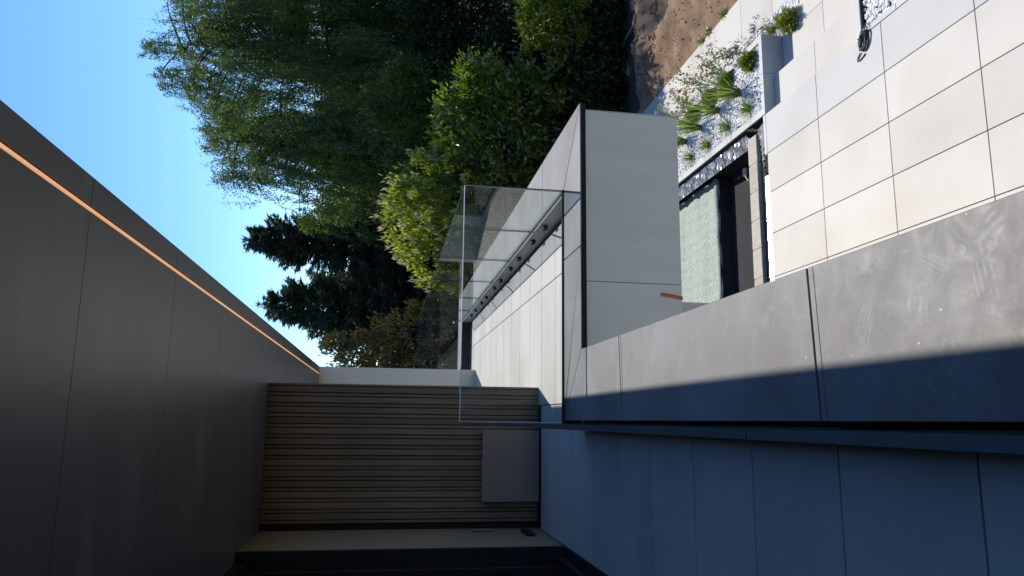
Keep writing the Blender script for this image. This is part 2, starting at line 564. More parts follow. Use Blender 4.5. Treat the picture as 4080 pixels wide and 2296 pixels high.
def leaf_quads(P, D, length, width, fold=0.12):
    """rhombic leaves at P pointing along D"""
    n = len(P)
    D = unit(D)
    R = unit(rng.normal(size=(n, 3)))
    N = unit(np.cross(D, R))
    B = np.cross(D, N)
    L = (length * (0.65 + 0.7 * rng.random(n)))[:, None]
    W = (width * (0.65 + 0.7 * rng.random(n)))[:, None]
    V = np.empty((n, 4, 3))
    V[:, 0] = P
    V[:, 1] = P + D * L * 0.45 + N * W * 0.5 + B * L * fold
    V[:, 2] = P + D * L
    V[:, 3] = P + D * L * 0.45 - N * W * 0.5 + B * L * fold
    return V

# ================================================================== LARGE STRUCTURE
FL, SOF = 0.0, 2.745          # balcony floor, underside of the roof overhang
CP = 0.17                     # top of the parapet coping
G = -3.30                     # lower paving
G2 = -3.60                    # garden level at the foot of the steps

# terrain to the horizon
terr = MB()
N = 24
for (x0, x1, y0, y1) in ((-600, 900, -600, 8.73), (-600, 0.3, 8.73, 15.2), (4.11, 900, 8.73, 15.2), (-600, 900, 15.2, 900)):
    terr.quad((x0, y0, G2 - 0.05), (x1, y0, G2 - 0.05), (x1, y1, G2 - 0.05), (x0, y1, G2 - 0.05))
tag(terr.build('terrain', M['terrain']), 'dark shaded ground under the trees', None, kind='structure')

# ---- balcony floor with tiles
bf = MB()
bf.box((-1.07, -5.0, -0.30), (0.02, 14.5, -0.022))
bf.box((0.021, 5.92, -0.30), (1.93, 14.5, -0.022))
bfo = tag(bf.build('balcony_floor', M['joint']), 'pale tiled balcony floor widening into a terrace', None, kind='structure')
ys = [6.967 + 0.6415 * k for k in range(-19, 12)]
xs = [-1.066, 0.163, 1.38, 1.872]
for j in range(len(ys) - 1):
    for i in range(3):
        x0, x1, y0, y1 = xs[i] + 0.0045, xs[i + 1] - 0.0045, ys[j] + 0.0045, ys[j + 1] - 0.0045
        if y1 > 14.38: y1 = 14.38
        if y0 >= y1: continue
        if y1 < 5.97 or (y0 < 5.93 and i > 0):
            if i == 0:
                x1 = -0.055
            elif y1 > 6.1:
                y0 = 5.952
            else:
                continue
            if i == 0 and y1 >= 5.97:
                boxo('tile', (-0.05, 5.955, -0.02), (0.1605, y1, 0.0), M['tile_up'], bfo, 0.0015)
        if x0 < 0.3 and y1 > 7.8 and i == 0:
            continue
        boxo('tile', (x0, y0, -0.02), (x1, y1, 0.0), M['tile_up'], bfo, 0.0015)

# ---- the house: roof overhang, slatted wall, end walls, sliding door
house = empty('house', (-1.07, 7.76, FL), 'modern house with dark roof overhang, slatted brown wall and cream end walls', 'house')
sf = MB().box((-1.6, -5.0, SOF + 0.012), (0.908, 13.70, SOF + 0.32)).build('soffit', M['backing'], house)
MB().box((-9.0, -5.0, SOF + 0.321), (0.914, 13.9, SOF + 0.36)).build('roof', M['black'], house)
jy = [3.0 + 1.215 * k for k in range(-6, 9)]
jy = [-4.99] + [y for y in jy if y > -4.9] + [13.43]
for a, b in zip(jy[:-1], jy[1:]):
    if b - a < 0.02: continue
    boxo('soffit_panel', (-1.59, a + 0.0025, SOF), (0.777, b - 0.0025, SOF + 0.011), M['soffit'], sf)
    boxo('soffit_panel', (0.802, a + 0.0025, SOF), (0.912, b - 0.0025, SOF + 0.011), M['soffit'], sf)
boxo('led_strip', (0.784, -4.95, SOF + 0.003), (0.795, 13.42, SOF + 0.0105), M['led'], sf)

# slatted wall
cl = MB().box((-1.066, 7.785, FL), (0.350, 13.43, SOF + 0.012)).build('cladding_wall', M['backing'], house)
P0 = 0.355
x = P0
wide, narrow, gap = 0.0565, 0.0275, 0.0095
seq = [0.020]
while sum(seq) + gap * len(seq) < 1.43:
    seq += [wide, narrow]
for w in seq:
    if x - w < -1.066: break
    dz = 0.004 if w < 0.04 else 0.0
    boxo('slat', (x - w, 7.76 + dz, 0.002), (x, 7.784, SOF - 0.001), M['slat'], cl, 0.0012)
    x -= w + gap
SLAT_END = x
# side wall of that block, with a dark window band that the glass rail mirrors
MB().box((0.351, 7.786, FL), (0.3545, 13.42, SOF - 0.002)).build('side_wall', M['cream_wall'], house)
wn_ = MB().box((0.3555, 8.6, 0.05), (0.372, 12.4, 2.45)).build('window', M['black'], house)
for k in range(3):
    boxo('pane', (0.3725, 8.65 + 1.25 * k, 0.10), (0.376, 8.65 + 1.25 * k + 1.19, 2.40), M['window'], wn_)
MB().box((-2.5, 13.431, FL - 0.3), (0.908, 13.69, SOF + 0.010)).build('end_wall', M['cream_wall'], house)

# return wall at the left, vent and socket
MB().box((-1.30, 6.655, FL - 0.02), (-1.0715, 7.79, SOF - 0.001)).build('return_wall', M['veneer'], house)
vn = MB().box((-1.0713, 7.535, 0.485), (-1.066, 7.70, 0.70)).build('wall_vent', M['black'], house)
for k in range(4):
    boxo('louvre', (-1.0658, 7.545 + 0.04 * k, 0.49), (-1.062, 7.545 + 0.04 * k + 0.028, 0.695), M['cabinet'], vn)
vs_ = MB().box((-1.0713, 7.20, 0.135), (-1.040, 7.50, 0.225)).build('wall_socket', M['black'], house, bevel=0.008)
# sliding door in a deep dark reveal
MB().box((-1.45, 6.60, FL + 0.001), (-1.0725, 6.654, SOF - 0.002)).build('door_reveal', M['black'], house)
dr = MB()
dr.box((-1.40, -5.0, FL + 0.001), (-1.16, 6.599, 0.07))
dr.box((-1.40, -5.0, SOF - 0.09), (-1.16, 6.599, SOF - 0.003))
for y in (6.53, 4.1, 1.7, -0.7):
    dr.box((-1.36, y - 0.04, 0.0705), (-1.22, y + 0.04, SOF - 0.0905))
drm = dr.build('sliding_door', M['black'], house)
for a, b in ((4.14, 6.49), (1.74, 4.06), (-0.66, 1.66), (-4.9, -0.74)):
    boxo('pane', (-1.31, a, 0.071), (-1.285, b, SOF - 0.091), M['window'], drm)
MB().box((-1.155, -5.0, FL - 0.04), (-1.071, 6.599, 0.012)).build('threshold', M['black'], house)
MB().box((-9.0, -5.0, -3.6), (-1.46, 13.43, SOF + 0.31)).build('inner_wall', M['backing'], house)
lw = MB()
lw.box((-9.0, -5.0, G2), (-0.4, 16.0, -0.31))
lw.box((-0.399, 7.0, G2), (1.2, 15.0, -0.70))
lw.build('lower_wall', M['cream_wall'], house)

# ---- parapet round balcony and terrace
XI, XO = 0.010, 0.536          # near run, inner and outer edge of the coping
YI, YO = 5.925, 5.362          # front run
RI, RO = 1.925, 2.487          # right run
FI, FO = 14.46, 15.05          # far run
par = empty('parapet', (0.3, 5.6, -0.65), 'grey coped parapet with beige rendered face around balcony and terrace', 'wall')
core = MB()
core.box((0.022, -5.0, -0.645), (0.50, 5.40, CP - 0.012))
core.box((0.022, 5.4001, -0.645), (2.40, YI - 0.01, CP - 0.012))
core.box((RI - 0.02, YI - 0.0099, -0.645), (2.40, FI, CP - 0.012))
core.box((0.40, FI + 0.0001, -0.645), (2.40, 15.0, CP - 0.012))
core.box((0.0, 5.95, -0.68), (2.40, 15.0, -0.6455))
core.build('wall_core', M['planter_face'], par)
def cop(poly, label=None):
    o = MB().prism(poly, CP - 0.009, CP).build('coping_sheet', M['coping'], par, bevel=0.002)
    if label: o['label'] = label
    return o
g = 0.005
cop([(XI, -5.0), (XO, -5.0), (XO, 0.17 - g), (XI, 0.17 - g)])
cop([(XI, 0.17 + g), (XO, 0.17 + g), (XO, 2.325 - g), (XI, 2.295 - g)], 'scuffed coping sheet with dusty boot prints')
cop([(XI, 2.295 + g), (XO, 2.325 + g), (XO, 4.455 - g), (XI, 4.415 - g)])
cop([(XI, 4.415 + g), (XO, 4.455 + g), (XO, 5.235 - 0.0015), (XI, 5.18 - 0.0015)])
cop([(XI, 5.18 + 0.0015), (XO, 5.235 + 0.0015), (XO, YO - 0.004), (XI, YI - 0.008)])
cop([(XO + 0.002, YO), (1.327 - 0.0035, YO), (1.327 - 0.0035, YI - 0.02), (XI + 0.003, YI - 0.02), (XI + 0.003, YI - 0.004)])
cop([(1.327 + 0.0035, YO), (RO - 0.003, YO), (RI - 0.004, YI - 0.006), (RI - 0.02, YI - 0.02), (1.327 + 0.0035, YI - 0.02)])
ry = [None, 6.78, 8.9, 11.0, 13.1, None]
cop([(RO, YO + 0.003), (RO, 6.78 - g), (RI + 0.022, 6.78 - g), (RI + 0.022, YI - 0.012)])
for a, b in ((6.78, 8.9), (8.9, 11.0), (11.0, 13.1)):
    cop([(RI + 0.022, a + g), (RO, a + g), (RO, b - g), (RI + 0.022, b - g)])
cop([(RI + 0.022, 13.1 + g), (RO, 13.1 + g), (RO, FO - 0.004), (RI + 0.022, FI + 0.02)])
cop([(RI + 0.018, FI + 0.022), (RO - 0.004, FO), (0.40, FO), (0.40, FI + 0.022)])
# raised folds beside the sheet joints
for (x0, x1, y) in ((XI, XO, 0.17), (XI, XO, 2.27), (XI, XO, 4.395)):
    MB().prism([(x0 + 0.004, y - 0.012), (x1 - 0.004, y + 0.018), (x1 - 0.004, y + 0.034), (x0 + 0.004, y + 0.004)], CP + 0.0004, CP + 0.0018).build('joint_fold', M['coping'], par)
MB().prism([(1.300, YO + 0.004), (1.316, YO + 0.004), (1.316, YI - 0.025), (1.300, YI - 0.025)], CP + 0.0004, CP + 0.0018).build('joint_fold', M['coping'], par)
# dark drip edge under the sheets
de = MB()
de.box((XO - 0.022, -5.0, CP - 0.046), (XO - 0.001, YO + 0.02, CP - 0.0095))
de.box((XO - 0.0009, YO + 0.001, CP - 0.046), (RO - 0.0005, YO + 0.022, CP - 0.0095))
de.box((RO - 0.022, YO + 0.0221, CP - 0.046), (RO - 0.001, FO - 0.02, CP - 0.0095))
de.box((0.40, FO - 0.0199, CP - 0.046), (RO - 0.001, FO - 0.001, CP - 0.0095))
de.build('drip_edge', M['black'], par)
# rendered face panels
def pan(lo, hi): return boxo('wall_panel', lo, hi, M['render_wall'], par, 0.002)
pan((0.5235, 5.386, -0.645), (1.055, 5.3995, 0.1235))
pan((1.060, 5.386, -0.645), (2.4385, 5.3995, 0.1235))
for a, b in ((-5.0, -2.6), (-2.595, 0.0), (0.005, 2.6), (2.605, 5.375)):
    pan((0.501, a, -0.645), (0.515, b, 0.1235))
for a, b in ((5.402, 7.8), (7.805, 10.2), (10.205, 12.6), (12.605, 14.99)):
    pan((2.4005, a, -0.645), (2.4145, b, 0.1235))
MB().box((2.4390, 5.3845, -0.647), (2.4445, 5.41, 0.1235)).build('corner_trim', M['curb'], par)
# recessed inner face of the far upstand, bare black membrane
MB().box((0.36, FI - 0.035, FL), (RI - 0.021, FI - 0.001, CP - 0.013)).build('inner_membrane', M['liner'], par)
MB().box((1.876, 5.96, -0.018), (RI - 0.0205, FI - 0.036, -0.004)).build('edge_gutter', M['black'], par)
# small wall lights along the inner face
for y in (6.977, 7.587, 8.441, 9.032, 9.852, 10.439, 11.301, 11.871, 12.696, 13.326):
    boxo('spot_light', (RI - 0.062, y - 0.045, 0.078), (RI - 0.0202, y + 0.045, 0.122), M['black'], par, 0.008)

# ---- frameless glass balustrade
gb = empty('glass_balustrade', (-0.017, 5.93, CP), 'frameless clear glass balustrade along the balcony and round the terrace', 'balustrade')
GT = 1.008
def pane(lo, hi):
    o = MB().box(lo, hi).build('glass_panel', M['glass'], gb)
    me = o.data
    me.materials.append(M['glass_edge'])
    d = [hi[i] - lo[i] for i in range(3)]
    thin = 0 if d[0] < d[1] else 1
    for p in me.polygons:
        nrm = [abs(c) for c in p.normal]
        if nrm[thin] < 0.5:
            p.material_index = 1
    return o
yj = [-5.0, -3.7, -2.4, -1.1, 0.10, 1.17, 2.226, 3.45, 4.68, 5.934]
for a, b in zip(yj[:-1], yj[1:]):
    pane((-0.0255, a + 0.004, 0.02), (-0.008, b - 0.004, GT))
pane((-0.004, 5.934 - 0.0175, CP + 0.004), (1.925, 5.934, GT))
MB().box((-0.0045, 5.914, GT + 0.0004), (1.9255, 5.936, GT + 0.0055)).box((-0.0075, 5.914, CP + 0.02), (-0.0042, 5.936, GT + 0.0055)).box((1.9254, 5.914, CP + 0.02), (1.9276, 5.936, GT + 0.0055)).build('glint_strip', M['edge_glint'], gb)  # thin added strips: bright glint painted along the front pane's top and sides
gy = [5.937, 7.35, 8.80, 10.25, 11.70, 13.10, 14.505]
for a, b in zip(gy[:-1], gy[1:]):
    pane((1.928, a + 0.002, CP - 0.005), (1.9455, b - 0.003, GT))
pane((0.92, 14.49, CP - 0.005), (1.926, 14.5075, GT))
ch = MB()
ch.box((-0.045, -5.0, -0.02), (-0.027, 5.94, 0.10))
ch.box((-0.0065, -5.0, -0.02), (0.006, 5.91, 0.10))
ch.box((-0.03, 5.9055, 0.08), (1.927, 5.915, CP + 0.014))
ch.box((-0.03, 5.9355, 0.02), (1.905, 5.945, CP + 0.010))
ch.box((1.9275, 5.95, CP - 0.04), (1.9278, 14.4, CP - 0.005))
ch.build('base_channel', M['black'], gb)

# ================================================================== LOWER COURTYARD
pv = MB().box((-0.395, -6.0, G - 0.35), (4.095, 8.725, G - 0.026)).build('courtyard_paving', M['joint'])
tag(pv, 'cream large format courtyard paving below the balcony', None, kind='structure')
px = [0.19, 0.75, 1.31, 1.87, 2.445, 3.005, 3.55, 4.105]
py = [8.73 - 1.192 * k for k in range(0, 12)]
for i in range(1, len(px) - 1):
    for j in range(len(py) - 1):
        y1, y0 = py[j] - 0.0045, py[j + 1] + 0.0045
        x0, x1 = px[i] + 0.0045, px[i + 1] - 0.0045
        last = i == len(px) - 2
        boxo('tile', (x0, y0, G - 0.024), (x1, y1, G), M['tile_step'] if last else M['tile_low'], pv, 0.002)
st = MB()
st.box((4.0955, 6.745, G2 - 0.2), (4.655, 8.715, G - 0.15 - 0.026))
st.box((4.6555, 5.0, G2 - 0.2), (6.6, 8.25, G2 - 0.026))
st.box((4.6555, 8.2505, G2 - 0.2), (5.20, 8.715, G2 - 0.026))
sto = tag(st.build('garden_steps', M['joint']), 'shallow pale stone steps going down to the garden', None, kind='structure')
for (x0, x1, ya, z) in ((4.108, 4.664, 6.745, G - 0.15), (4.667, 5.215, 6.745, G2)):
    yy = [8.718, 7.75, 6.745]
    for a, b in zip(yy[1:], yy[:-1]):
        boxo('tile', (x0, a + 0.003, z - 0.024), (x1, b - 0.003, z), M['tile_low'], sto, 0.002)
for (x0, x1) in ((5.219, 5.85), (5.854, 6.52)):
    for a, b in ((7.10, 8.245), (5.95, 7.094), (4.8, 5.944)):
        boxo('tile', (x0, a, G2 - 0.024), (x1, b, G2), M['tile_low'], sto, 0.002)
boxo('riser', (4.097, 6.75, G - 0.149), (4.104, 8.71, G - 0.0255), M['tile_step'], sto)
boxo('riser', (4.656, 6.75, G2 + 0.001), (4.663, 8.71, G - 0.15 - 0.0255), M['tile_step'], sto)

# low wall beside the steps and the gravel bed behind it
lwall = empty('step_wall', (4.11, 6.70, G2), 'narrow pale stone edging wall on the near side of the steps', 'edging')
boxo('capstone', (4.118, 6.655, G2), (5.0, 6.742, G + 0.001), M['curb'], lwall, 0.003)
boxo('capstone', (5.003, 6.655, G2), (6.0, 6.742, G + 0.001), M['curb'], lwall, 0.003)
boxo('capstone', (4.110, 6.105, G2), (4.178, 6.645, G + 0.001), M['curb'], lwall, 0.003)
boxo('capstone', (4.110, 5.0, G2), (4.178, 6.10, G + 0.001), M['curb'], lwall, 0.003)
boxo('inner_liner', (4.180, 6.640, G2), (6.0, 6.653, G - 0.005), M['liner'], lwall)

# planter with stone walls
pl = empty('planter', (4.7, 8.76, G2), 'long raised planter with pale stone edging and white pebbles', 'planter')
for a, b in ((4.108, 4.694), (4.698, 5.27)):
    boxo('stone_slab', (a, 8.722, G2 - 0.1), (b, 8.792, G + 0.003), M['planter_face'], pl, 0.002)
    boxo('capstone', (a, 8.7205, G + 0.0035), (b, 8.800, G + 0.009), M['curb'], pl, 0.001)
for k in range(7):
    a = 8.804 + 0.92 * k
    boxo('capstone', (4.112, a, G2 - 0.4), (4.205, a + 0.915, G + 0.004), M['curb'], pl, 0.002)
    boxo('capstone', (5.185, a, G2 - 0.2), (5.275, a + 0.915, G + 0.004), M['curb'], pl, 0.002)
MB().box((4.206, 8.801, G2 - 0.1), (5.184, 15.2, G - 0.06)).build('soil_fill', M['soil'], pl)

# path beside the planter
pth = MB().box((5.70, 8.255, G2 - 0.2), (6.52, 14.6, G2 - 0.026)).build('garden_path', M['joint'])
tag(pth, 'pale slab path between the planter and bare soil', None, kind='structure')
for k in range(-1, 6):
    a = 8.93 + 0.912 * k
    boxo('paver', (5.702, max(a, 8.256) + 0.003, G2 - 0.024), (6.52, a + 0.912 - 0.003, G2), M['tile_low'], pth, 0.002)

# bare soil with lumps
gx, gy_ = 150, 120
X = np.linspace(6.52, 17.0, gx)
Y = np.linspace(4.0, 16.2, gy_)
XX, YY = np.meshgrid(X, Y, indexing='ij')
ZZ = np.full_like(XX, 0.0)
for k in range(46):
    fx, fy = rng.normal(0, 1.3 + 0.28 * k, 2)
    ZZ += np.sin(fx * XX + fy * YY + rng.random() * 6.28) * 0.055 / (1 + 0.28 * k)
edge = np.clip((XX - 6.52) / 0.5, 0, 1)
mound = 0.22 * np.exp(-((YY - 13.6 - 0.25 * np.sin(1.7 * XX)) / 0.35) ** 2) * np.clip((XX - 6.7) / 0.8, 0, 1)
dip = -0.18 * np.clip((YY - 14.0) / 0.8, 0, 1)
ZZ = G2 - 0.015 + edge * (np.abs(ZZ) * 1.1 + 0.02 + rng.normal(0, 0.013, XX.shape)) + mound + dip * edge
sb = MB()
sb.v = [tuple(p) for p in np.stack([XX, YY, ZZ], -1).reshape(-1, 3)]
sb.f = [(i * gy_ + j, (i + 1) * gy_ + j, (i + 1) * gy_ + j + 1, i * gy_ + j + 1) for i in range(gx - 1) for j in range(gy_ - 1)]
tag(sb.build('soil', M['soil'], smooth=True), 'bare brown lumpy soil beside the path', None, kind='structure')
SOILZ = (XX, YY, ZZ)

# ---- pond basin under construction
PF = -3.93
pd = MB()
pd.quad((0.3, 8.73, PF), (4.11, 8.73, PF), (4.11, 15.2, PF), (0.3, 15.2, PF))
pd.quad((0.3, 8.731, PF), (4.11, 8.731, PF), (4.11, 8.731, G - 0.03), (0.3, 8.731, G - 0.03))
pd.box((0.3, 8.735, PF), (4.10, 9.19, -3.46))
pdo = empty('pond_basin', (3.0, 10.0, PF), 'unfinished rectangular pond basin lined with black sheeting', 'pond')
pd.build('liner_floor', M['liner'], pdo)
# right-hand liner wall, gently rippled
ny, nz_ = 90, 8
lv = MB()
for i in range(ny):
    y = 8.80 + (15.2 - 8.80) * i / (ny - 1)
    for j in range(nz_):
        t = j / (nz_ - 1)
        lv.v.append((4.108 - 0.02 * t - 0.05 * t * t - (0.015 * math.sin(y * 9 + t * 3) + 0.01 * math.sin(y * 23)) * t, y, G - 0.02 + (PF - G + 0.02) * t))
lv.f = [(i * nz_ + j, (i + 1) * nz_ + j, (i + 1) * nz_ + j + 1, i * nz_ + j + 1) for i in range(ny - 1) for j in range(nz_ - 1)]
lv.build('liner_wall', M['liner'], pdo, smooth=True)
MB().box((0.3, 11.12, PF + 0.001), (4.02, 15.2, -3.715)).build('covered_platform', M['liner'], pdo)
# crinkled plastic hem along the wall
def crinkle(name, fn, nu, nv, mat, parent, amp, seed):
    r = np.random.default_rng(seed)
    b = MB()
    ph = r.random(8) * 6.28
    for i in range(nu):
        for j in range(nv):
            u, v = i / (nu - 1), j / (nv - 1)
            p, nrm = fn(u, v)
            d = sum((1 - 2 * abs(math.sin((9 + 7.3 * k) * u * 3.0 + (1.5 - k) * v * 1.4 + ph[k]))) / (1 + 0.5 * k) for k in range(6)) * amp + r.normal(0, amp * 0.2)
            b.v.append(tuple(Vector(p) + Vector(nrm) * d))
    b.f = [(i * nv + j, (i + 1) * nv + j, (i + 1) * nv + j + 1, i * nv + j + 1) for i in range(nu - 1) for j in range(nv - 1)]
    return b.build(name, mat, parent)
crinkle('plastic_hem', lambda u, v: ((4.085 - 0.15 * v, 9.45 + 4.2 * u, G - 0.07 - 0.12 * v), (-0.5, 0.2, 0.8)), 260, 7, M['foil'], pdo, 0.016, 3)
# block row on the near side
bw = empty('block_wall', (3.0, 9.3, PF), 'row of pale concrete blocks along the near edge of the pond', 'wall')
xb = 4.02
for k in range(9):
    x0 = xb - 0.41
    boxo('block', (max(x0, 0.5) + 0.006, 9.20 + random.uniform(-0.006, 0.006), PF + 0.002), (xb - 0.006, 9.445, -3.40 + random.uniform(-0.004, 0.004)), M['concrete_block'], bw, 0.006)
    xb = x0
MB().box((0.6, 9.215, PF + 0.001), (4.01, 9.43, -3.412)).build('mortar', M['concrete_block'], bw)
# steel strip and the slab end that finish the paving
es = tag(MB().prism([(8.742, G - 0.05), (8.812, G - 0.05), (8.812, G + 0.002), (8.742, G - 0.010)], 0.5, 3.25).build('steel_edge_strip', M['silver']), 'bright steel strip along the paving edge at the pond', 'edge strip')
for v in es.data.vertices:      # the section was drawn in (y, z) and extruded along x
    v.co = (v.co.z, v.co.x, v.co.y)
es.data.update()
sl = tag(MB().box((3.548, 8.737, G - 0.09), (4.103, 8.80, G - 0.002)).build('edge_slab', M['curb'], None, bevel=0.003), 'narrow pale slab closing the paving edge beside the planter', 'slab')

# ================================================================== OBJECTS
# shade net over the platform
nu, nv = 80, 70
nb = MB()
for i in range(nu):
    for j in range(nv):
        x = 0.6 + (4.02 - 0.6) * i / (nu - 1)
        y = 11.10 + (15.1 - 11.10) * j / (nv - 1)
        z = -3.695 + 0.010 * math.sin(y * 7 + 0.6 * math.sin(x * 3)) + 0.006 * math.sin(x * 5 + y * 2.2) + 0.004 * math.sin(y * 19 + x * 2)
        z += 0.012 * math.exp(-((x - 3.85) ** 2 + (y - 11.3) ** 2) / 0.03) * math.sin(30 * x + 22 * y)
        if j == 0: z -= 0.045; y += 0.012
        nb.v.append((x, y + 0.01 * math.sin(x * 11) * (j == 0), z))
nb.f = [(i * nv + j, (i + 1) * nv + j, (i + 1) * nv + j + 1, i * nv + j + 1) for i in range(nu - 1) for j in range(nv - 1)]
no = nb.build('shade_net', M['net'], None, smooth=True)
md = no.modifiers.new('thick', 'SOLIDIFY')
md.thickness = 0.006
tag(no, 'pale green woven shade net spread flat inside the pond', 'net')
# loose crumpled sheets
o = crinkle('plastic_sheet', lambda u, v: ((3.28 + 0.74 * u + 0.05 * v, 8.83 + (0.10 + 0.28 * u) * v + 0.03 * math.sin(6 * u), G - 0.005 - 0.10 * v), (0.1, -0.3, 1)), 60, 14, M['foil'], None, 0.018, 5)
tag(o, 'crumpled silver grey plastic sheet beside the steel strip', 'plastic sheet')
o = crinkle('plastic_sheet', lambda u, v: ((4.24 - 0.28 * u, 9.62 - 0.62 * u - 0.26 * v + 0.30 * u * v, G + 0.012 - 0.07 * u - 0.03 * v), (0.2, 0.1, 1)), 26, 14, M['foil2'], None, 0.012, 9)
tag(o, 'dark folded plastic flap at the planter corner of the pond', 'plastic sheet')
o = MB().box((3.86, 10.45, PF + 0.02), (3.99, 10.53, PF + 0.07)).tube([(3.86, 10.47, PF + 0.05), (3.74, 10.40, PF + 0.03)], [0.02, 0.006], 6).build('white_plastic_scrap', M['white_plastic'], None, bevel=0.01)
tag(o, 'small white plastic scrap lying on the black pond floor', 'scrap')
# red tape on the rendered wall
rt = MB()
pts = [(0.976, -0.47), (0.972, -0.53), (0.964, -0.59), (0.952, -0.648)]
for k in range(3):
    (xa, za), (xb_, zb) = pts[k], pts[k + 1]
    rt.quad((xa - 0.013, 5.383, za), (xa + 0.013, 5.383, za), (xb_ + 0.013, 5.381, zb), (xb_ - 0.013, 5.381, zb))
ro = rt.build('red_strap', M['red'])
ro.modifiers.new('thick', 'SOLIDIFY').thickness = 0.002
tag(ro, 'short orange red strap hanging on the beige parapet face', 'strap')
# storage cabinet in front of the slats
cb = empty('storage_cabinet', (-0.445, 7.70, FL), 'low taupe cabinet standing against the slatted wall', 'cabinet')
MB().box((-0.795, 7.672, 0.004), (-0.093, 7.757, 0.585)).build('body', M['cabinet'], cb, bevel=0.003)
MB().box((-0.800, 7.660, 0.012), (-0.088, 7.671, 0.597)).build('door', M['cabinet'], cb, bevel=0.002)
# coil of black cable
cc = MB()
r2 = np.random.default_rng(21)
pts = []
for k in range(11 * 18):
    a = 2 * math.pi * k / 18
    w = k // 18
    rx = 0.125 + 0.012 * math.sin(w * 2.1) + 0.006 * math.sin(a * 3 + w)
    ry_ = 0.062 + 0.010 * math.cos(w * 1.7)
    ca, sa = math.cos(0.75), math.sin(0.75)
    lx, ly = rx * math.cos(a), ry_ * math.sin(a) + 0.012 * math.sin(w * 1.3)
    pts.append((4.03 + lx * ca + ly * sa * 0.9, 6.60 - lx * sa * 0.45 + ly * ca + 0.012 * math.cos(w), G + 0.010 + 0.004 * w * (0.6 + 0.4 * math.sin(a * 2 + w))))
cc.tube(pts, 0.0055, 5)
cc.tube([(3.93, 6.68, G + 0.012), (3.89, 6.73, G + 0.01), (3.86, 6.735, G + 0.01), (3.855, 6.70, G + 0.008), (3.87, 6.64, G + 0.008), (3.885, 6.61, G + 0.008)], 0.0075, 6)
cc.tube([(4.12, 6.56, G + 0.02), (4.17, 6.565, G + 0.03), (4.20, 6.60, G + 0.01), (4.21, 6.62, G - 0.05)], 0.0055, 5)
cc.tube([(4.10, 6.53, G + 0.02), (4.16, 6.53, G + 0.035), (4.205, 6.56, G + 0.01), (4.22, 6.58, G - 0.05)], 0.0055, 5)
tag(cc.build('cable_coil', M['cable'], None, smooth=True), 'coiled black electric cable lying on the paving corner', 'cable')
# hose on the dark ground
hz = MB().tube([(9.3, 12.9, G2 + 0.16), (8.85, 13.7, G2 + 0.20), (8.8, 14.5, G2 + 0.02), (8.75, 15.2, G2 + 0.02), (8.5, 16.0, G2 + 0.02)], 0.03, 8).build('garden_hose', M['pipe'], None, smooth=True)
tag(hz, 'grey hose lying across the shaded ground behind the soil', 'hose')

# ---- white pebbles
def pebbles(name, label, rects, zf, dens, size, seed, mat='pebble', onsoil=False):
    r = np.random.default_rng(seed)
    ico = bmesh.new()
    bmesh.ops.create_icosphere(ico, subdivisions=1, radius=1.0)
    bv = np.array([v.co[:] for v in ico.verts])
    bfc = np.array([[v.index for v in f.verts] for f in ico.faces])
    ico.free()
    Vs, Fs, off = [], [], 0
    for (x0, x1, y0, y1) in rects:
        n = int((x1 - x0) * (y1 - y0) * dens)
        P = np.stack([r.uniform(x0, x1, n), r.uniform(y0, y1, n)], 1)
        for p in P:
            s = size * (0.55 + 0.75 * r.random())
            sc = np.array([s * (0.8 + 0.6 * r.random()), s * (0.7 + 0.5 * r.random()), s * (0.5 + 0.4 * r.random())])
            a = r.random() * 6.28
            q = bv * (1 + r.normal(0, 0.10, (len(bv), 1))) * sc
            tl = r.normal(0, 0.4, 2)
            x = q[:, 0] * math.cos(a) - q[:, 1] * math.sin(a)
            y = q[:, 0] * math.sin(a) + q[:, 1] * math.cos(a)
            z = q[:, 2] + tl[0] * x * 0.5 + tl[1] * y * 0.5
            zb = zf
            if onsoil:
                s = 1.0
                zb = ZZ[min(int((p[0] - 6.52) / 10.48 * (gx - 1)), gx - 1), min(int((p[1] - 4.0) / 12.2 * (gy_ - 1)), gy_ - 1)]
            Vs.append(np.stack([x + p[0], y + p[1], z + zb + 0.014 * r.random()], 1))
            Fs.append(bfc + off)
            off += len(bv)
    V, F = np.concatenate(Vs), np.concatenate(Fs)
    me = bpy.data.meshes.new(name)
    me.vertices.add(len(V)); me.vertices.foreach_set('co', V.reshape(-1).astype(np.float32))
    me.loops.add(F.size); me.loops.foreach_set('vertex_index', F.reshape(-1).astype(np.int32))
    me.polygons.add(len(F))
    me.polygons.foreach_set('loop_start', np.arange(0, F.size, 3, dtype=np.int32))
    me.polygons.foreach_set('loop_total', np.full(len(F), 3, dtype=np.int32))
    me.update(calc_edges=True)
    me.materials.append(M[mat])
    o = bpy.data.objects.new(name, me)
    col.objects.link(o)
    return tag(o, label, None, kind='stuff')
pebbles('white_gravel', 'white pebbles filling the long planter', [(4.21, 5.18, 8.81, 13.4)], G - 0.035, 2100, 0.019, 1)
gb2 = pebbles('white_gravel', 'white pebbles in the bed beside the cable coil', [(4.185, 5.3, 5.3, 6.635)], G - 0.055, 1900, 0.021, 2)
pebbles('white_gravel', 'white pebbles around the lavender and roses by the path', [(5.28, 5.70, 8.26, 13.0), (5.22, 5.70, 8.252, 8.72)], G2 - 0.02, 1700, 0.020, 4)
pebbles('soil_clods', 'loose crumbs and clods strewn over the bare soil', [(6.6, 9.2, 9.0, 14.1)], 0, 60, 0.016, 6, 'soil', True)
pebbles('soil_clods', 'larger clods heaped along the far edge of the soil', [(6.7, 9.6, 13.1, 14.2)], 0, 40, 0.05, 8, 'soil', True)
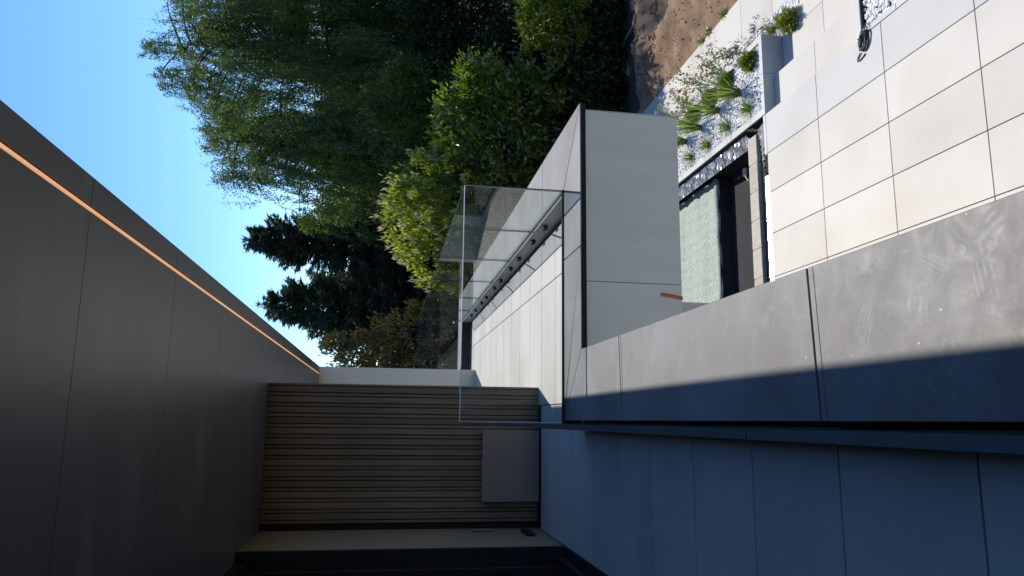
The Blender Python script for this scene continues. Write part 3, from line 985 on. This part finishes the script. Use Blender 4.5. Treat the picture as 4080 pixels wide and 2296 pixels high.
tag(MB().box((4.181, 5.0, G2 - 0.1), (6.0, 6.639, G - 0.07)).box((5.277, 8.252, G2 - 0.1), (5.699, 14.5, G2 - 0.03)).build('bed_soil', M['soil']), 'soil under the pebble beds', None, kind='structure')

# ---- planter plants
def blades(n, base, r0, L, W, spread, droop, up=1.0, segs=4, seed=0):
    r = np.random.default_rng(seed)
    Q = []
    for k in range(n):
        a = r.random() * 6.283
        rr = r0 * math.sqrt(r.random())
        p = np.array([base[0] + rr * math.cos(a), base[1] + rr * math.sin(a), base[2]])
        a2 = a + r.normal(0, 0.5)
        tilt = abs(r.normal(0, spread)) + 0.05
        d = np.array([math.cos(a2) * math.sin(tilt), math.sin(a2) * math.sin(tilt), math.cos(tilt)])
        side = np.array([-math.sin(a2 + r.normal(0, 0.7)), math.cos(a2), 0.1 * r.normal()])
        side /= np.linalg.norm(side)
        l = L * (0.55 + 0.55 * r.random())
        w = W * (0.7 + 0.6 * r.random())
        dr = droop * (0.5 + r.random())
        prev, pw = p, w * 0.5
        for s in range(1, segs + 1):
            t = s / segs
            q = p + d * l * t + np.array([math.cos(a2), math.sin(a2), -0.8]) * dr * l * t * t
            nw = w * (0.5 - 0.46 * t ** 1.8)
            Q.append([prev - side * pw, prev + side * pw, q + side * nw, q - side * nw])
            prev, pw = q, nw
    return np.array(Q)

for i, ((x, y), lab, h) in enumerate((
        ((4.72, 9.42), 'tall spiky green iris clump nearest the steps', 0.70), ((4.76, 10.13), 'tall spiky green iris clump second from the steps', 0.76),
        ((4.75, 10.80), 'dark green iris clump leaning past the wall corner', 0.70), ((4.74, 11.40), 'iris clump half hidden behind the parapet corner', 0.66))):
    e = empty('iris_clump', (x, y, G - 0.03), lab, 'plant', 'iris clumps in the planter')
    quads_mesh('leaves', blades(80, (x, y, G - 0.0), 0.05, h, 0.015, 0.27, 0.10, seed=30 + i), M['lf_grass'], e)
    b = MB()
    for k in range(9):
        a = k * 0.7
        b.tube([(x + 0.03 * math.cos(a), y + 0.03 * math.sin(a), G - 0.04), (x + 0.04 * math.cos(a), y + 0.04 * math.sin(a), G + 0.08), (x + 0.055 * math.cos(a), y + 0.055 * math.sin(a), G + 0.16)], [0.018, 0.014, 0.006], 5)
    b.build('stem_base', M['stem_base'], e)
for i, ((x, y), lab) in enumerate((((4.386, 9.19), 'small fountain grass tuft nearest the pond corner'), ((4.373, 9.87), 'small fountain grass tuft beside the dark plastic flap'),
                                   ((4.358, 10.56), 'dark small fountain grass tuft third along the pond edge'), ((4.385, 11.21), 'small fountain grass tuft next to the parapet corner'))):
    e = empty('grass_tuft', (x, y, G - 0.03), lab, 'plant', 'fountain grass tufts along the pond')
    quads_mesh('leaves', blades(150, (x, y, G - 0.02), 0.03, 0.25, 0.007, 0.65, 0.35, seed=50 + i), M['lf_grass'], e)
def cushion(x, y, z, r, lab, seed):
    e = empty('cushion_plant', (x, y, z), lab, 'plant', 'cushion plants')
    g_ = np.random.default_rng(seed)
    n = 1500
    d = unit(g_.normal(size=(n, 3)))
    d[:, 2] = np.abs(d[:, 2])
    lump = 1 + 0.22 * np.sin(5 * d[:, :1] * 1.7 + seed) * np.cos(4.3 * d[:, 1:2] + seed) + 0.15 * np.sin(9 * d[:, 2:3] + 3 * d[:, :1])
    P = d * lump * r * (0.5 + 0.5 * g_.random((n, 1)) ** 0.7) * np.array([0.92, 1.0, 1.25]) + np.array([x, y, z])
    quads_mesh('leaves', leaf_quads(P, d + 0.4 * g_.normal(size=(n, 3)) + np.array([0, 0, 0.5]), 0.06, 0.012), M['lf_cushion'], e)
    MB().tube([(x, y, z - 0.02), (x, y, z + r * 0.6)], [r * 0.45, r * 0.2], 7).build('stems', M['bark'], e)
cushion(5.02, 9.05, G - 0.03, 0.13, 'rounded green cushion plant next to the planter front wall', 61)
cushion(5.06, 9.74, G - 0.03, 0.12, 'rounded green cushion plant behind the nearest iris', 62)
cushion(5.05, 10.32, G - 0.03, 0.12, 'rounded green cushion plant between the two nearest irises', 63)
cushion(5.04, 10.98, G - 0.03, 0.12, 'rounded green cushion plant at the far parapet corner', 64)
cushion(5.32, 8.42, G2 - 0.01, 0.16, 'dark green cushion plant at the foot of the steps', 65)
# roses outside the planter
def rose(x, y, h, lab, seed):
    e = empty('rose_bush', (x, y, G2), lab, 'plant', 'pink rose bushes by the path')
    g_ = np.random.default_rng(seed)
    st_, LP, FP = MB(), [], []
    for k in range(9):
        a = g_.random() * 6.28
        sp = 0.10 + 0.17 * g_.random()
        pts = [(x, y, G2 - 0.02)]
        top = np.array([x + sp * math.cos(a), y + sp * 1.3 * math.sin(a), G2 + h * (0.6 + 0.4 * g_.random())])
        for t in (0.35, 0.7, 1.0):
            pts.append((x + (top[0] - x) * t ** 1.4, y + (top[1] - y) * t ** 1.4, G2 + (top[2] - G2) * t))
        st_.tube(pts, [0.004, 0.003, 0.0025, 0.0015], 4)
        for q in range(26):
            t = 0.25 + 0.75 * g_.random()
            LP.append([x + (top[0] - x) * t ** 1.4 + g_.normal(0, 0.05), y + (top[1] - y) * t ** 1.4 + g_.normal(0, 0.05), G2 + (top[2] - G2) * t + g_.normal(0, 0.035)])
        if k < 4:
            FP.append(top + g_.normal(0, 0.016, (7, 3)))
    st_.build('stems', M['stem_base'], e)
    LP = np.array(LP)
    quads_mesh('leaves', leaf_quads(LP, g_.normal(size=LP.shape) + np.array([0, 0, 0.4]), 0.05, 0.030), M['lf_rose'], e)
    for fp in FP:
        quads_mesh('flower', leaf_quads(fp, g_.normal(size=fp.shape) + np.array([0, 0, 0.6]), 0.042, 0.042), M['petal'], e)
rose(5.55, 9.75, 0.72, 'sparse pink rose bush nearest the steps', 71)
rose(5.52, 10.35, 0.70, 'pale pink rose bush second from the steps', 72)
rose(5.56, 10.95, 0.80, 'fullest pink rose bush opposite the nearest iris', 73)
rose(5.53, 11.65, 0.55, 'pink rose bush partly behind the second iris', 74)
rose(5.55, 12.3, 0.5, 'low rose bush in the tree shadow by the path', 75)
for i, (x, y, lab) in enumerate(((5.47, 8.92, 'grey purple lavender plant beside the planter end'), (5.45, 9.45, 'purple lavender plant just outside the planter edging'))):
    e = empty('lavender_plant', (x, y, G2), lab, 'plant', 'lavender plants')
    quads_mesh('leaves', blades(130, (x, y, G2 - 0.01), 0.05, 0.24, 0.007, 0.5, 0.12, seed=80 + i), M['lf_mid'], e)
    g_ = np.random.default_rng(90 + i)
    tips = []
    for k in range(46):
        a, tl = g_.random() * 6.28, abs(g_.normal(0, 0.42))
        for q in range(8):
            rr = 0.27 + 0.07 * g_.random()
            tips.append([x + rr * math.sin(tl) * math.cos(a), y + rr * math.sin(tl) * math.sin(a), G2 + rr * math.cos(tl)])
    tips = np.array(tips)
    quads_mesh('flowers', leaf_quads(tips, g_.normal(size=tips.shape) + np.array([0, 0, 1]), 0.018, 0.012), M['lavender'], e)
for i, (x, y, lab) in enumerate(((6.56, 10.40, 'small weed at the soil edge of the path, nearest the steps'), (6.55, 10.95, 'small weed at the soil edge halfway along the path'), (6.55, 11.25, 'tiny weed by the far part of the path'))):
    e = empty('weed', (x, y, G2), lab, 'weed', 'weeds along the path')
    quads_mesh('leaves', blades(40, (x, y, G2 - 0.01), 0.04, 0.12, 0.02, 0.7, 0.2, seed=100 + i), M['lf_grass'], e)

# ================================================================== TREES
def tubes_obj(name, chains, mat, parent):
    b = MB()
    for pts, rad, s in chains:
        b.tube(pts, rad, s)
    return b.build(name, mat, parent, smooth=True)

def weeping_tree(name, base, top, R, nl, label, seed, leaf=(0.068, 0.034), mat='lf_birch', dens=1.0, lean=(0, 0)):
    g_ = np.random.default_rng(seed)
    e = empty(name, base, label, 'tree', 'trees at the end of the garden')
    bx_, by_, bz = base
    H = top - bz
    def trunk(t): return np.array([bx_ + lean[0] * t + 0.12 * math.sin(5 * t), by_ + lean[1] * t + 0.10 * math.cos(4 * t), bz + H * t])
    ch = [([trunk(t) for t in np.linspace(0, 0.96, 12)], list(np.linspace(0.17, 0.02, 12)), 7)]
    limbs, P, D = [], [], []
    for k in range(nl):
        t0 = 0.30 + 0.66 * (k + g_.random()) / nl
        a = k * 2.399 + g_.normal(0, 0.3)
        prof = math.sin(math.pi * min(1.0, (1.02 - t0) / 0.62) ** 0.75 * 0.5)
        L = R * (0.30 + 0.75 * prof) * (0.75 + 0.4 * g_.random())
        s0 = trunk(t0)
        rise = L * (0.15 + 0.9 * g_.random())
        dirv = np.array([math.cos(a), math.sin(a), 0])
        def pt(s): return s0 + dirv * L * s + np.array([0, 0, rise * s - rise * 0.75 * s * s]) + np.array([0.1 * math.sin(6 * s + k), 0.1 * math.cos(5 * s + k), 0])
        ch_l = [pt(s) for s in np.linspace(0, 1, 7)]
        limbs.append((ch_l, list(np.linspace(0.035, 0.006, 7)), 5))
        ns = int((10 + 11 * L) * dens)
        for q in range(ns):
            s = 1.05 * g_.random() ** 0.75
            p0 = pt(min(s, 1.0)) + g_.normal(0, 0.16, 3)
            sl = (0.5 + 1.5 * g_.random()) * (0.55 + 0.55 * prof)
            out = dirv * (0.25 + 0.25 * g_.random()) + g_.normal(0, 0.18, 3)
            m_ = int(sl * 62)
            tt = np.sort(g_.random(m_))[:, None]
            pp = p0 + out * tt * 0.7 + np.array([0, 0, 1]) * (0.22 * tt - sl * tt ** 1.3) + g_.normal(0, 0.045, (m_, 3))
            P.append(pp)
            D.append(np.repeat([[out[0], out[1], -0.9]], m_, 0) + g_.normal(0, 0.55, (m_, 3)))
            if q % 3 == 0:
                limbs.append(([p0, p0 + out * 0.35 + np.array([0, 0, 0.05 - sl * 0.42]), p0 + out * 0.68 + np.array([0, 0, 0.2 - sl * 0.95])], [0.008, 0.006, 0.003], 3))
    for k in range(34):                     # fine sprigs breaking the outline
        a, rr = g_.random() * 6.28, R * 0.75 * math.sqrt(g_.random())
        p0 = trunk(0.80) + np.array([rr * math.cos(a), rr * math.sin(a), H * 0.17 * (1 - (rr / R) ** 2) - 0.2])
        tip = p0 + np.array([0.35 * g_.normal(), 0.35 * g_.normal(), 0.5 + 0.5 * g_.random()])
        limbs.append(([p0, (p0 + tip) / 2 + g_.normal(0, 0.05, 3), tip], [0.010, 0.007, 0.003], 3))
        m_ = 46
        tt = g_.random((m_, 1))
        P.append(p0 + (tip - p0) * tt + g_.normal(0, 0.07, (m_, 3)))
        D.append(np.repeat([[0.0, 0.0, 0.4]], m_, 0) + g_.normal(0, 0.6, (m_, 3)))
    tubes_obj('trunk', ch, M['bark_birch'], e)
    tubes_obj('limbs', limbs, M['bark'], e)
    P, D = np.concatenate(P), np.concatenate(D)
    quads_mesh('crown', leaf_quads(P, D, *leaf), M[mat], e)
    return e

def spruce(base, top, R, label, seed, mat='lf_spruce', name='spruce_tree', whorl=0.30, per=9, shape=0.95, open_top=0.0, droop=0.30):
    g_ = np.random.default_rng(seed)
    e = empty(name, base, label, 'tree', 'trees at the end of the garden')
    bx_, by_, bz = base
    H = top - bz
    ch = [([(bx_, by_, bz), (bx_ + 0.03, by_, bz + H * 0.5), (bx_, by_, top - 0.15)], [0.16, 0.09, 0.01], 7)]
    limbs, P, D = [], [], []
    nw = int(H * 0.93 / whorl)
    for k in range(nw):
        z = bz + H * 0.06 + k * whorl
        t = (z - bz) / H
        r = R * max(0.03, (1.0 - t)) ** shape * (0.75 + 0.5 * g_.random())
        nb_ = per if r > 0.5 else 9
        for q in range(nb_):
            a = g_.random() * 6.28
            L = r * (0.55 + 0.6 * g_.random()) + 0.12
            d = np.array([math.cos(a), math.sin(a), 0])
            up = 0.55 * t ** 3 + 0.05
            zj = z + g_.normal(0, whorl * 0.35)
            def pt(s): return np.array([bx_, by_, zj]) + d * L * s + np.array([0, 0, L * (up * s - droop * (1 - t) * s * s + 0.16 * s ** 4)])
            limbs.append(([pt(0), pt(0.5), pt(1)], [0.018, 0.011, 0.003], 3))
            side = np.array([-d[1], d[0], 0])
            m_ = int(L * 135) + 16
            s = g_.random(m_) ** 0.75
            base_p = np.array([pt(v) for v in s])
            sg = np.where(g_.random(m_) < 0.5, -1, 1)[:, None]
            wdt = (0.30 * L * (1.05 - s))[:, None] * g_.random((m_, 1)) + 0.02
            p = base_p + side * sg * wdt + d * wdt * 0.6 + np.array([0, 0, -1]) * wdt * 0.35 * g_.random((m_, 1)) + g_.normal(0, 0.02, (m_, 3))
            P.append(p)
            D.append(d * 0.9 + side * sg * 0.8 + g_.normal(0, 0.35, (m_, 3)) + np.array([0, 0, 0.25 * t - 0.1]))
    # leader
    m_ = 60
    P.append(np.stack([np.full(m_, bx_), np.full(m_, by_), top - 0.75 * g_.random(m_)], 1))
    D.append(g_.normal(0, 0.6, (m_, 3)) + np.array([0, 0, 0.9]))
    tubes_obj('trunk', ch, M['bark'], e)
    tubes_obj('limbs', limbs, M['bark'], e)
    P, D = np.concatenate(P), np.concatenate(D)
    quads_mesh('crown', leaf_quads(P, D, 0.21, 0.042, 0.04), M[mat], e)
    return e

def leafy(name, base, lobes, n, leaf, mat, label, cat, seed, group=None, bark='bark', shell=0.55, extra=None, upb=0.4, clump=0.16, nclump=None):
    """crown of leaf clumps spread through several ellipsoid lobes"""
    g_ = np.random.default_rng(seed)
    e = empty(name, base, label, cat, group)
    vol = np.array([l[3] * l[4] * l[5] for l in lobes]) ** (2 / 3)
    ncl = nclump or max(30, n // 45)
    which = g_.choice(len(lobes), ncl, p=vol / vol.sum())
    Lb = np.array(lobes)[which]
    d = unit(g_.normal(size=(ncl, 3)))
    rad = shell + (1 - shell) * g_.random((ncl, 1)) ** 0.6
    C = Lb[:, :3] + d * Lb[:, 3:6] * rad * (0.9 + 0.22 * g_.random((ncl, 1)))
    ci = g_.integers(0, ncl, n)
    P = C[ci] + g_.normal(0, clump, (n, 3)) * np.array([1, 1, 0.7])
    D = d[ci] * 0.5 + g_.normal(0, 0.6, (n, 3)) + np.array([0, 0, upb])
    tint = np.clip(0.5 * g_.random(ncl)[ci] + 0.5 * g_.random(n), 0, 1)
    chains = []
    b = np.array(base)
    for k in range(min(ncl, 22)):
        c = C[(k * 7) % ncl]
        mid = b * 0.45 + c * 0.55 + g_.normal(0, 0.12, 3)
        mid[2] = b[2] + (c[2] - b[2]) * 0.45
        b0 = b + np.append(g_.normal(0, 0.06, 2), 0)
        chains.append(([b0, mid, c], [0.045, 0.025, 0.007], 5))
    tubes_obj('trunk', chains, M[bark], e)
    quads_mesh('crown', leaf_quads(P, D, *leaf), M[mat], e, tint)
    if extra:
        m2, frac, lf = extra
        k = int(n * frac)
        sel = g_.integers(0, ncl, k)
        top = C[sel][:, 2] > np.median(C[:, 2])
        sel = sel[top]
        PP = C[sel] + g_.normal(0, 0.05, (len(sel), 3)) + d[sel] * 0.18 + np.array([0, 0, 0.08])
        quads_mesh('blossom', leaf_quads(PP, g_.normal(0, 0.3, PP.shape) + np.array([0, 0, 1]), *lf), M[m2], e)
    return e

TG = G2 - 0.05
weeping_tree('birch_tree', (13.0, 25.8, TG), 9.8, 4.1, 64, 'tallest weeping birch, at the outer end of the tree line', 207, dens=1.35)
weeping_tree('birch_tree', (8.75, 23.6, TG), 7.4, 2.7, 50, 'lower weeping birch between the tall birch and the spruces', 202, dens=1.35)
weeping_tree('birch_tree', (17.2, 27.0, TG), 10.0, 3.6, 50, 'weeping birch cut by the edge of the picture', 233, dens=1.5)
spruce((6.3, 27.0, TG), 6.75, 3.5, 'tall dark spruce beside the weeping birch', 211, whorl=0.21, per=13, shape=0.88)
spruce((3.65, 25.0, TG), 5.75, 2.9, 'shorter dark spruce nearest the roof edge', 212, whorl=0.20, per=13, shape=0.88)
spruce((5.0, 29.2, TG), 4.3, 3.3, 'low dark spruce filling the gap between the two tall spruces', 215, whorl=0.26, per=12, shape=0.9)
spruce((10.0, 27.5, TG), 5.9, 2.7, 'dark spruce standing behind the lower birch', 213, whorl=0.27, per=11)
spruce((13.6, 28.5, TG), 5.2, 3.0, 'dark spruce low behind the tallest birch', 214, whorl=0.3, per=11)
TREES = 'trees at the end of the garden'
SHR = 'shrubs beyond the terrace'
# olive-brown conifer just beyond the terrace end
leafy('cypress_tree', (1.6, 20.5, TG), [(1.75, 20.5, 2.1, 0.55, 0.6, 1.45), (1.0, 20.6, 1.2, 0.9, 0.8, 1.7), (2.4, 20.4, 0.6, 0.75, 0.7, 1.6), (0.4, 20.8, 0.6, 0.9, 0.8, 1.9), (3.0, 20.3, -0.6, 0.6, 0.6, 1.5), (1.6, 20.4, -1.6, 1.5, 0.9, 1.6)],
      21000, (0.13, 0.045), 'lf_cedar', 'loose olive brown cypress next to the cream end wall', 'tree', 301, TREES, shell=0.45, upb=0.9, clump=0.11)
# bright shrub with cream flower spikes
leafy('flowering_shrub', (5.0, 18.3, TG), [(5.0, 18.3, 0.95, 0.9, 0.8, 0.85), (4.1, 18.2, 0.35, 0.75, 0.7, 0.75), (6.0, 18.5, 0.75, 0.8, 0.7, 0.75), (5.3, 18.0, -0.2, 1.5, 0.8, 1.0), (4.6, 18.0, -1.8, 1.7, 0.9, 1.4), (3.7, 18.2, -0.6, 0.6, 0.6, 0.9)],
      17000, (0.15, 0.055), 'lf_bright', 'bright yellow green shrub with cream flower spikes behind the glass', 'shrub', 302, SHR, shell=0.78, extra=('lf_blossom', 0.16, (0.15, 0.04)), upb=0.7, clump=0.105)
leafy('laurel_shrub', (7.5, 17.1, TG), [(7.1, 17.1, -0.05, 0.9, 0.8, 0.8), (8.05, 17.0, -0.55, 0.75, 0.7, 0.75), (6.7, 17.0, -0.85, 0.9, 0.7, 0.85), (7.6, 16.9, -1.35, 1.0, 0.7, 0.75), (6.2, 17.1, -1.2, 0.8, 0.7, 0.85), (8.5, 16.9, -1.05, 0.45, 0.5, 0.55), (7.6, 16.5, -2.5, 1.5, 0.5, 0.9)],
      11500, (0.17, 0.07), 'lf_glossy', 'glossy dark green laurel standing free beside the terrace corner', 'shrub', 303, SHR, shell=0.6, upb=0.25, clump=0.15)
leafy('leafy_shrub', (10.0, 16.3, TG), [(9.9, 16.3, -1.75, 0.95, 0.7, 0.55), (10.9, 16.4, -1.6, 0.8, 0.7, 0.6), (9.3, 16.2, -2.0, 0.5, 0.5, 0.4), (10.2, 16.2, -2.7, 1.2, 0.6, 0.7)],
      8500, (0.13, 0.055), 'lf_bright', 'sunlit light green shrub at the outer edge above the soil', 'shrub', 304, SHR, shell=0.5, upb=0.3, clump=0.12)
leafy('broadleaf_tree', (8.9, 20.8, TG), [(8.7, 20.8, 1.9, 1.0, 0.9, 0.9), (7.6, 20.6, 1.2, 0.9, 0.9, 0.9), (9.7, 20.9, 1.2, 1.0, 0.9, 0.9), (7.0, 20.4, 0.4, 0.9, 0.8, 0.9), (8.6, 20.6, 0.2, 1.8, 0.9, 1.2)],
      14000, (0.13, 0.05), 'lf_mid', 'mid green small tree behind the laurel and bright shrub', 'tree', 305, TREES, shell=0.6, upb=0.2, clump=0.16)
# dark trees closing the view
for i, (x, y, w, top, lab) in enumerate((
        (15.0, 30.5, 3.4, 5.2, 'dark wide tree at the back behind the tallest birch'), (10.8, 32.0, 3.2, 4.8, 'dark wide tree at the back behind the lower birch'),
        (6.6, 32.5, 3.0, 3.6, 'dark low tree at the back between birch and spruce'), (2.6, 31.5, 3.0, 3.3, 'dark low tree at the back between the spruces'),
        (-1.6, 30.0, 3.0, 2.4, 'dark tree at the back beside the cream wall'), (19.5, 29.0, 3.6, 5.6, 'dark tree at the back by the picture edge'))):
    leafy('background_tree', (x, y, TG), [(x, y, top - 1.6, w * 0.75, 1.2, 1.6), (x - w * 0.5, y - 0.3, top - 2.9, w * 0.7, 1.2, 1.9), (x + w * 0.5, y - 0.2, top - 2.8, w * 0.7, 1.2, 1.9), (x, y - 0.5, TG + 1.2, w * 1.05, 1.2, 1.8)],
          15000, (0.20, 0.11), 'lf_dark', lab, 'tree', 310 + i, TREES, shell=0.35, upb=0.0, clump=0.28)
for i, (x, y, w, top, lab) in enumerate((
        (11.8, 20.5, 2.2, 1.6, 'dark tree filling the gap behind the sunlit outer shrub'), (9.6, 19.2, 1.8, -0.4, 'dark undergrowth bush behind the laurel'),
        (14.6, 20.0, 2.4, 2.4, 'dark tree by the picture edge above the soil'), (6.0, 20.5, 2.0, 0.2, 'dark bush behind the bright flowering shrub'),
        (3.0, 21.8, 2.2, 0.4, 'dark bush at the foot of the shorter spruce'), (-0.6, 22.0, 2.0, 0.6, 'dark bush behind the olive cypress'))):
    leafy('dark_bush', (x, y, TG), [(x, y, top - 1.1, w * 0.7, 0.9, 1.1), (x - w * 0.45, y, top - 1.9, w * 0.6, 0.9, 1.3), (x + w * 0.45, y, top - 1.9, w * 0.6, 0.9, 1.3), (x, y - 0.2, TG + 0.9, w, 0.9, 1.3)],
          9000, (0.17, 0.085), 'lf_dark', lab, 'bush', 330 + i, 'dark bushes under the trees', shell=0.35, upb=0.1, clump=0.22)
# low growth under the shrubs: one mass nobody could count
g_ = np.random.default_rng(401)
n = 52000
P = np.stack([g_.uniform(2.6, 16.0, n), g_.uniform(15.3, 19.5, n), np.zeros(n)], 1)
P[:, 2] = TG + g_.random(n) ** 1.5 * (0.55 + 0.34 * (P[:, 1] - 15.3) + 0.25 * np.sin(P[:, 0] * 2.3) * np.sin(P[:, 1] * 1.9))
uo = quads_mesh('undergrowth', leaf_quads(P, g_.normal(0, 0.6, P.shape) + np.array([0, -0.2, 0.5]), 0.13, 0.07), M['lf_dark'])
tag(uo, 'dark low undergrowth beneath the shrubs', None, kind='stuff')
